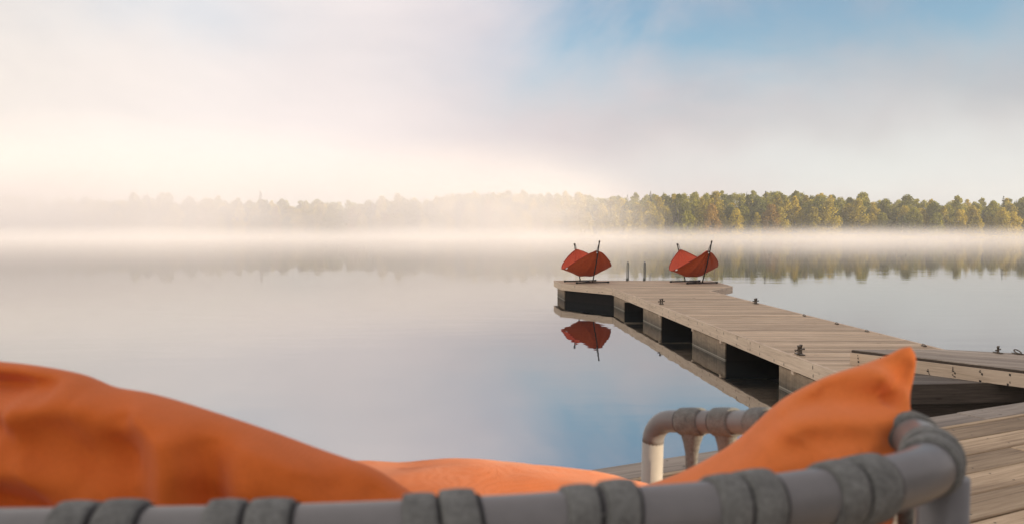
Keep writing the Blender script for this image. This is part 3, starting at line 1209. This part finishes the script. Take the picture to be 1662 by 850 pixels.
# ------------------------------------------------------------------ hammocks and stands
def hammock_stand(loc, rz, label):
    o = empty('hammock_stand', loc, rz)
    tag(o, label, 'hammock stand', 'hammock stands on the dock')
    W_ = parent_world(o)
    def build(mb, name):
        mb.v = [tuple(W_ @ Vector(p)) for p in mb.v]
        mb.build(name, M['black_metal'], o)
    for s in (-1, 1):             # front then back, local y is the hammock's axis
        mb = MB()
        ht = 1.27 if s < 0 else 1.16
        pts = catmull([(0, s * .45, .03), (0, s * .575, .33), (0, s * .75, .77), (0, s * .90, ht)], 5)
        tube(mb, pts, .019, 8)
        tube(mb, [(0, s * .89, ht - .02), (0, s * .915, ht + .03)], .025, 8)
        build(mb, 'pole')
        mb = MB()
        tube(mb, [(-.50, s * .45, .026), (.50, s * .45, .026)], .020, 8)
        for e in (-1, 1):
            tube(mb, [(e * .50, s * .45, .026), (e * .56, s * .45, .026)], .028, 8)
        build(mb, 'foot_bar')
    mb = MB()
    tube(mb, [(0, -.45, .03), (0, .45, .03)], .018, 8)
    build(mb, 'base_bar')
    return o


def hammock(loc, rz, label, skew=0.0):
    o = empty('hammock', loc, rz)
    tag(o, label, 'hammock', 'red hammocks on the dock')
    W_ = parent_world(o)
    NS, NW = 48, 36
    V, G = [], []
    for i in range(NS + 1):
        s = i / NS
        e = math.sin(PI * s)
        y = -.72 + 1.44 * s
        for j in range(NW + 1):
            w = 2 * j / NW - 1
            half = .05 + .76 * e ** (0.76 if w > 0 else 0.82)
            # section: a shallow U, its rims the highest line
            zr = 1.0 - .52 * e ** (1.05 if w > 0 else .95)                         # height of the rims
            zb = 1.0 - .82 * e ** 0.70                         # height of the belly
            x = half * (w * 0.82 + 0.18 * math.copysign(abs(w) ** 3, w)) if w else 0
            z = zb + (zr - zb) * abs(w) ** 1.9
            if w < 0: z -= .05 * e * abs(w) * (1 + skew)
            z += .012 * e * math.sin(9 * w + 3 * math.sin(5 * s)) + .040 * (1 - e) ** .8 * e ** .3 * math.sin(13 * w + loc[0]) + .014 * (1 - e) * math.sin(29 * w + 2)
            z += .018 * noise.noise(Vector((x * 4, y * 4, loc[0])))
            yy = y + .010 * math.sin(14 * w) * (1 - e)
            V.append(W_ @ Vector((x, yy, z)))
    Fc = [(i * (NW + 1) + j, i * (NW + 1) + j + 1, (i + 1) * (NW + 1) + j + 1, (i + 1) * (NW + 1) + j) for i in range(NS) for j in range(NW)]
    mb = MB(); mb.add(V, Fc, None, 0, True)
    f = mb.build('cloth', [M['red_skylit'], M['red']], o)
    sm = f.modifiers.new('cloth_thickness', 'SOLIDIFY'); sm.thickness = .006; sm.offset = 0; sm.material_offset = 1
    for j in (0, NW):
        mb = MB()
        tube(mb, [V[i * (NW + 1) + j] for i in range(0, NS + 1, 2)], .012, 6)
        mb.build('hem', M['red_hem'], o)
    for s in (-1, 1):
        mb = MB()
        a = W_ @ Vector((0, s * .72, .985)); b = W_ @ Vector((0, s * .855, 1.20))
        tube(mb, [a, b], .008, 6)
        n_ = W_.to_3x3() @ Vector((.03, 0, 0))
        tube(mb, [a - n_, a + n_], .016, 8)
        mb.build('hanging_strap', M['black_metal'], o)
        mb = MB()
        tube(mb, [W_ @ Vector((-.03, s * .80, .955)), W_ @ Vector((-.03, s * .81, .93))], .018, 8)
        mb.build('eyelet', M['white_tag'], o)
    mb = MB()
    k = int(NS * .36)
    p, q = Vector(V[k * (NW + 1)]), Vector(V[(k + 2) * (NW + 1)])
    mb.add([p + Vector((0, -.008, .012)), q + Vector((0, -.008, .012)), q + Vector((0.01, -.03, -.035)), p + Vector((0.01, -.03, -.035))], [(0, 1, 2, 3)])
    mb.build('care_tag', M['white_tag'], o)
    return o


HA = (2.32, 24.95, ZD + .004, R(20)); HB = (5.62, 24.75, ZD + .004, R(22))
hammock_stand(HA[:3], HA[3], 'black metal stand holding the left red hammock at the dock corner')
hammock(HA[:3], HA[3], 'red hammock at the left end of the dock platform, mirrored in the water')
hammock_stand(HB[:3], HB[3], 'black metal stand holding the right red hammock beyond the walkway')
hammock(HB[:3], HB[3], 'red hammock at the right end of the dock platform, right of the ladder', .6)

# ------------------------------------------------------------------ lounge chair in the foreground
chair = empty('lounge_chair', (-.2, 1.1, ZN))
tag(chair, 'grey tubular lounge chair with webbing wraps in the foreground on the shore deck', 'lounge chair')
TR = .0225
ZB = CAMZ - .205
back = [(-.98, 1.05, ZB - .05), (-1.0, .78, ZB - .01), (-.93, .60, ZB), (-.75, .528, ZB), (-.55, .518, ZB), (-.334, .520, ZB), (-.11, .531, ZB), (.0956, .5655, ZB), (.208, .598, ZB),
        (.300, .640, ZB), (.358, .685, ZB - .001), (.392, .745, ZB - .004), (.418, .84, ZB - .012),
        (.462, 1.10, ZB - .055), (.470, 1.34, ZB - .118), (.425, 1.50, ZB - .155), (.375, 1.575, ZB - .172), (.325, 1.635, ZB - .185)]
path = catmull(back, 14)
# elbow turning down into the front leg
e = path[-1]; dv = (path[-1] - path[-3]).normalized()
elbow = [e + dv * .022 * k for k in (0,)] + [e + dv * (.045 * math.sin(a)) + Vector((0, 0, -.045 * (1 - math.cos(a)))) for a in [PI / 2 * k / 6 for k in range(1, 7)]]
foot = elbow[-1] + Vector((-.015, .0, 0)); foot.z = ZN
le = path[0]; ldv = Vector((0.1, 1, -.1)).normalized()
lfront = [le + ldv * .5, le]
mb = MB()
tube(mb, [le + ldv * .55] + [le + ldv * .3] + path + elbow[1:], TR, 24)
mb.build('arm_and_back_rail', M['tube'], chair)
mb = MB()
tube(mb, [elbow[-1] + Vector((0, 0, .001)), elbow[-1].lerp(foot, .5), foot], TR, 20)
mb.build('leg', M['leg_sunlit'], chair)
mb = MB()
q = le + ldv * .55
tube(mb, [q, q + Vector((0, 0.02, -.03)), Vector((q.x, q.y + .02, ZN))], TR, 20)
mb.build('leg', M['tube'], chair)
for p in (Vector((.400, .735, ZB - .022)), Vector((-.96, .66, ZB - .022))):
    mb = MB()
    tube(mb, [p, p.lerp(Vector((p.x + .01, p.y + .03, ZN)), .5), Vector((p.x + .01, p.y + .03, ZN))], TR, 20)
    mb.build('leg', M['tube'], chair)
# lower seat rail
ZS = ZN + .30
mb = MB()
tube(mb, catmull([(.40, .76, ZS), (.43, 1.1, ZS), (.40, 1.5, ZS), (.30, 1.68, ZS), (-.4, 1.72, ZS), (-.85, 1.66, ZS), (-.95, 1.3, ZS), (-.97, .9, ZS), (-.88, .66, ZS), (-.4, .58, ZS), (.1, .62, ZS), (.33, .69, ZS)], 6, True), TR * .9, 12, 0, False)
mb.build('seat_rail', M['tube'], chair)

# webbing wraps
arc = [0.0]
for i in range(1, len(path)):
    arc.append(arc[-1] + (path[i] - path[i - 1]).length)


def at_arc(s):
    s = max(0, min(arc[-1], s))
    i = max(1, next((k for k in range(1, len(arc)) if arc[k] >= s), len(arc) - 1))
    tt = (s - arc[i - 1]) / max(1e-9, arc[i] - arc[i - 1])
    return path[i - 1].lerp(path[i], tt)


def arc_at_px(px, lo, hi):
    best = None
    for i, p in enumerate(path):
        if lo <= i <= hi:
            d = abs(pix(p)[0] - px)
            if best is None or d < best[0]: best = (d, arc[i])
    return best[1]


def sleeve(s0, s1, rr, tilt, name='webbing_wrap'):
    mb = MB()
    ts = (0, .015, .06, .2, .5, .8, .94, .985, 1)
    pts = [at_arc(s0 + (s1 - s0) * k) for k in ts]
    rr -= .0020
    rd = [TR + .0004, rr - .0018, rr - .0004, rr, rr + .0004, rr, rr - .0004, rr - .0018, TR + .0004]
    tube(mb, pts, rr, 24, 0, False, tilt, rd)
    ax = (at_arc(s1 + .002) - at_arc(s1)).normalized()
    tube(mb, [at_arc(s1), at_arc(s1 + .0028)], TR + .0016, 24, 1, False, tilt)
    mb.build(name, [M['wrap'], M['edge']], chair)


corner_i = 14 * 11
s_mid = [arc_at_px(px, 14 * 3, corner_i) for px in (-110, 157, 425, 712, 977, 1197, 1382)]
s_mid.append(arc_at_px(1524, 14 * 9, 14 * 12))
tl = [-.10, -.14, -.10, -.08, .12, .2, .22, .1]
rw = random.Random(12)
for s, tt in zip(s_mid, tl):
    hw = .0285 * rw.uniform(.9, 1.1); tt += rw.uniform(-.05, .05)
    sleeve(s - hw, s - .003, TR + .0062, tt)
    sleeve(s + rw.uniform(-.001, .0025), s + hw * rw.uniform(.92, 1.08), TR + .0068 + rw.uniform(-.0008, .0012), tt + rw.uniform(-.06, .06))
s0 = s_mid[-1] + .13
far = [arc_at_px(px, 14 * 13, len(path)) for px in (1236, 1179, 1124)]
while s0 < far[0] - .08:
    far.insert(0, s0)
    s0 += .11
    if len(far) > 7: break
for s in far:
    sleeve(s - .028, s + .028, TR + .0075, .0)


def strap(s, z1, mode):
    """webbing that hangs from a wrap, gathers under the tube and runs to the seat rail"""
    p = at_arc(s); q = at_arc(s + .01); d = (q - p).normalized(); d.z = 0; d.normalize()
    n = Vector((-d.y, d.x, 0))
    mb = MB()
    prof = [(TR * .6, .027, .021), (-TR * 1.15, .026, .016), (-TR * 2.0, .019, .011), (-TR * 3.0, .0145, .008), (-TR * 5, .013, .007), (z1 - p.z, .013, .006)]
    V = []
    for dz, hw, ht in prof:
        for k in range(12):
            a = 2 * PI * k / 12
            V.append(p + d * (hw * math.cos(a)) + n * (ht * math.sin(a)) + Vector((0, 0, dz)))
    Fc = [(i * 12 + k, i * 12 + (k + 1) % 12, (i + 1) * 12 + (k + 1) % 12, (i + 1) * 12 + k) for i in range(len(prof) - 1) for k in range(12)]
    mb.add(V, Fc, None, 0, True)
    mb.build('webbing_strap', M['wrap'], chair)


for s in far + s_mid[:-1]:
    strap(s, ZS, 0)

# ------------------------------------------------------------------ cushions
def coons(top, right, bottom, left, N=96, Mv=64):
    """four boundary polylines (top L->R, right T->B, bottom L->R, left T->B) -> grid"""
    def rs(P, n):
        c = catmull(P, 16)
        L = [0.0]
        for i in range(1, len(c)): L.append(L[-1] + (c[i] - c[i - 1]).length)
        out = []; k = 1
        for i in range(n + 1):
            s = L[-1] * i / n
            while k < len(L) - 1 and L[k] < s: k += 1
            tt = (s - L[k - 1]) / max(1e-9, L[k] - L[k - 1])
            out.append(c[k - 1].lerp(c[k], max(0, min(1, tt))))
        return out
    T_, B_, R_, L_ = rs(top, N), rs(bottom, N), rs(right, Mv), rs(left, Mv)
    g = []
    for j in range(Mv + 1):
        v = j / Mv
        row = []
        for i in range(N + 1):
            u = i / N
            p = T_[i] * (1 - v) + B_[i] * v + L_[j] * (1 - u) + R_[j] * u - (T_[0] * (1 - u) * (1 - v) + T_[-1] * u * (1 - v) + B_[0] * (1 - u) * v + B_[-1] * u * v)
            row.append(p)
        g.append(row)
    return g


def pillow(name, g, thick, nrm, folds, label, seed=0, crease=.006):
    Mv, N = len(g) - 1, len(g[0]) - 1
    nrm = Vector(nrm).normalized()
    V = []
    for sgn in (1, -1):
        for j in range(Mv + 1):
            for i in range(N + 1):
                u, v = i / N, j / Mv
                p = g[j][i]
                k = (max(0, 1 - abs(2 * u - 1) ** 2.6) * max(0, 1 - abs(2 * v - 1) ** 2.6)) ** 0.55
                d = thick * k
                if sgn > 0:
                    x, y = pix(p)
                    for (x0, y0, x1, y1, w, a) in folds:
                        L2 = (x1 - x0) ** 2 + (y1 - y0) ** 2
                        tt = max(0, min(1, ((x - x0) * (x1 - x0) + (y - y0) * (y1 - y0)) / L2))
                        dd = math.hypot(x - x0 - tt * (x1 - x0), y - y0 - tt * (y1 - y0))
                        tp = max(0.0, 4 * tt * (1 - tt)) ** .5 if 0 < tt < 1 else 0.0
                        d += a * tp * math.exp(-(dd / (w * (.7 + .6 * tp))) ** 2) * min(1, k * 2.2)
                    d += crease * k * noise.fractal(Vector((p.x * 7 + seed, p.z * 11 + p.x * 5, seed)), .8, 2, 3)
                    wx = noise.noise(Vector((p.x * 9, p.z * 9, seed))) * .5
                    rid = 1 - abs(noise.noise(Vector((p.x * 16 + p.z * 9 + wx + seed, p.z * 5 - p.x * 3 + wx, seed * 2)))) * 2
                    d += crease * .55 * min(1, k * 1.5) * max(0, rid) ** 2.5
                V.append(p + nrm * (d * sgn))
    n1 = (Mv + 1) * (N + 1)
    Fc = []
    for j in range(Mv):
        for i in range(N):
            a = j * (N + 1) + i
            Fc.append((a, a + N + 1, a + N + 2, a + 1))
            Fc.append((n1 + a, n1 + a + 1, n1 + a + N + 2, n1 + a + N + 1))
    me = bpy.data.meshes.new(name)
    me.from_pydata(V, [], Fc)
    bm = bmesh.new(); bm.from_mesh(me)
    bmesh.ops.remove_doubles(bm, verts=bm.verts, dist=2e-4)
    bmesh.ops.recalc_face_normals(bm, faces=bm.faces)
    for f in bm.faces: f.smooth = True
    bm.to_mesh(me); bm.free()
    me.materials.append(M['orange' if name == 'back_cushion' else 'orange_light'])
    o = link(name, me)
    ss = o.modifiers.new('smooth', 'SUBSURF'); ss.levels = 1; ss.render_levels = 1
    tag(o, label, 'cushion')
    return o


A = at
# left back cushion, its top edge falling to the right
g = coons([A(-260, 560, .90), A(-120, 572, .90), A(0, 583, .88), A(60, 590, .87), A(130, 604, .86), A(180, 624, .85), A(235, 634, .84), A(300, 652, .83), A(420, 692, .81), A(520, 729, .80), A(600, 757, .79), A(648, 786, .79), A(690, 812, .79)],
          [A(690, 812, .79), A(720, 850, .78), A(720, 900, .78), A(690, 1000, .76)],
          [A(-240, 1120, .80), A(100, 1130, .78), A(400, 1110, .77), A(690, 1000, .76)],
          [A(-260, 560, .90), A(-300, 750, .86), A(-290, 950, .82), A(-240, 1120, .80)])
pillow('back_cushion', g, .085, (0.05, -1, .12),
       [(-190, 620, 125, 628, 18, -.055), (-190, 700, 70, 682, 30, -.050), (-60, 660, 200, 646, 22, .016), (235, 660, 290, 990, 34, -.026), (308, 690, 345, 960, 22, .018), (362, 700, 400, 960, 24, -.026),
        (410, 700, 450, 960, 20, .012), (165, 640, 350, 695, 26, .020), (185, 618, 250, 672, 16, -.016), (-40, 765, 190, 825, 28, -.030), (-60, 745, 190, 752, 26, .018), (420, 705, 600, 800, 34, .016),
        (380, 690, 560, 762, 16, .010), (60, 705, 270, 735, 32, -.022), (500, 750, 680, 812, 18, -.012)],
       'large crumpled orange back cushion at the left of the lounge chair', 3, .018)

# right scatter cushion with a raised corner
g = coons([A(985, 806, 1.02), A(1040, 788, 1.00), A(1085, 773, .99), A(1140, 747, .97), A(1195, 712, .95), A(1258, 654, .93), A(1300, 628, .92), A(1345, 607, .91), A(1400, 589, .90), A(1440, 574, .89), A(1462, 563, .885), A(1479, 560, .88)],
          [A(1479, 560, .88), A(1489, 578, .878), A(1486, 610, .87), A(1478, 640, .865), A(1477, 662, .86), A(1484, 690, .855), A(1482, 722, .85), A(1470, 770, .845), A(1450, 850, .84)],
          [A(1010, 900, .92), A(1150, 940, .88), A(1300, 930, .85), A(1450, 850, .84)],
          [A(985, 806, 1.02), A(982, 830, 1.0), A(990, 860, .96), A(1010, 900, .92)])
pillow('scatter_cushion', g, .075, (-.25, -1, .25),
       [(1265, 652, 1460, 652, 24, -.030), (1385, 590, 1490, 668, 14, .022), (1425, 655, 1480, 590, 18, -.026), (1250, 668, 1330, 628, 11, .014), (1250, 688, 1490, 676, 22, .016),
        (1060, 792, 1380, 728, 20, .014), (1100, 782, 1400, 700, 26, -.008), (1310, 765, 1500, 715, 24, .014), (1330, 706, 1490, 700, 26, -.006), (1180, 760, 1330, 660, 18, .010), (1390, 760, 1470, 690, 16, -.012)],
       'orange scatter cushion with one raised corner at the right of the lounge chair', 8, .009)


def seat_cushion():
    NU, NV = 60, 40
    x0, x1, y0, y1 = -.90, .36, .66, 1.58
    z0, z1 = ZS + .02, 1.70
    V = []
    for sgn in (1, -1):
        for j in range(NV + 1):
            for i in range(NU + 1):
                u, v = 2 * i / NU - 1, 2 * j / NV - 1
                k = (max(0, 1 - abs(u) ** 5) * max(0, 1 - abs(v) ** 5)) ** .4
                x = (x0 + x1) / 2 + (x1 - x0) / 2 * u
                y = (y0 + y1) / 2 + (y1 - y0) / 2 * v
                zm = (z0 + z1) / 2
                z = zm + sgn * k * (z1 - z0) / 2
                if sgn > 0:
                    z += .014 * noise.fractal(Vector((x * 4, y * 6, 1.3)), .8, 2, 3) * k + (-.018 * max(0, (x + .05) / .4) ** 1.2 if x > -.05 else 0) * k
                V.append((x, y, z))
    n1 = (NV + 1) * (NU + 1)
    Fc = []
    for j in range(NV):
        for i in range(NU):
            a = j * (NU + 1) + i
            Fc.append((a, a + 1, a + NU + 2, a + NU + 1))
            Fc.append((n1 + a, n1 + a + NU + 1, n1 + a + NU + 2, n1 + a + 1))
    me = bpy.data.meshes.new('seat_cushion')
    me.from_pydata(V, [], Fc)
    bm = bmesh.new(); bm.from_mesh(me)
    bmesh.ops.remove_doubles(bm, verts=bm.verts, dist=2e-4)
    bmesh.ops.recalc_face_normals(bm, faces=bm.faces)
    for f in bm.faces: f.smooth = True
    bm.to_mesh(me); bm.free()
    me.materials.append(M['orange_light'])
    o = link('seat_cushion', me)
    tag(o, 'deep orange seat cushion lying low between the two raised cushions', 'cushion')


seat_cushion()

# ------------------------------------------------------------------ render settings
S.view_settings.view_transform = 'Standard'
S.view_settings.look = 'None'
S.view_settings.gamma = 1
S.view_settings.exposure = 0.85
S.view_settings.use_curve_mapping = False
S.render.engine = 'CYCLES'
c = S.cycles
c.volume_bounces = 5
c.max_bounces = 8
c.diffuse_bounces = 3
c.glossy_bounces = 4
c.use_denoising = True
c.volume_step_rate = 1
c.sample_clamp_indirect = 8
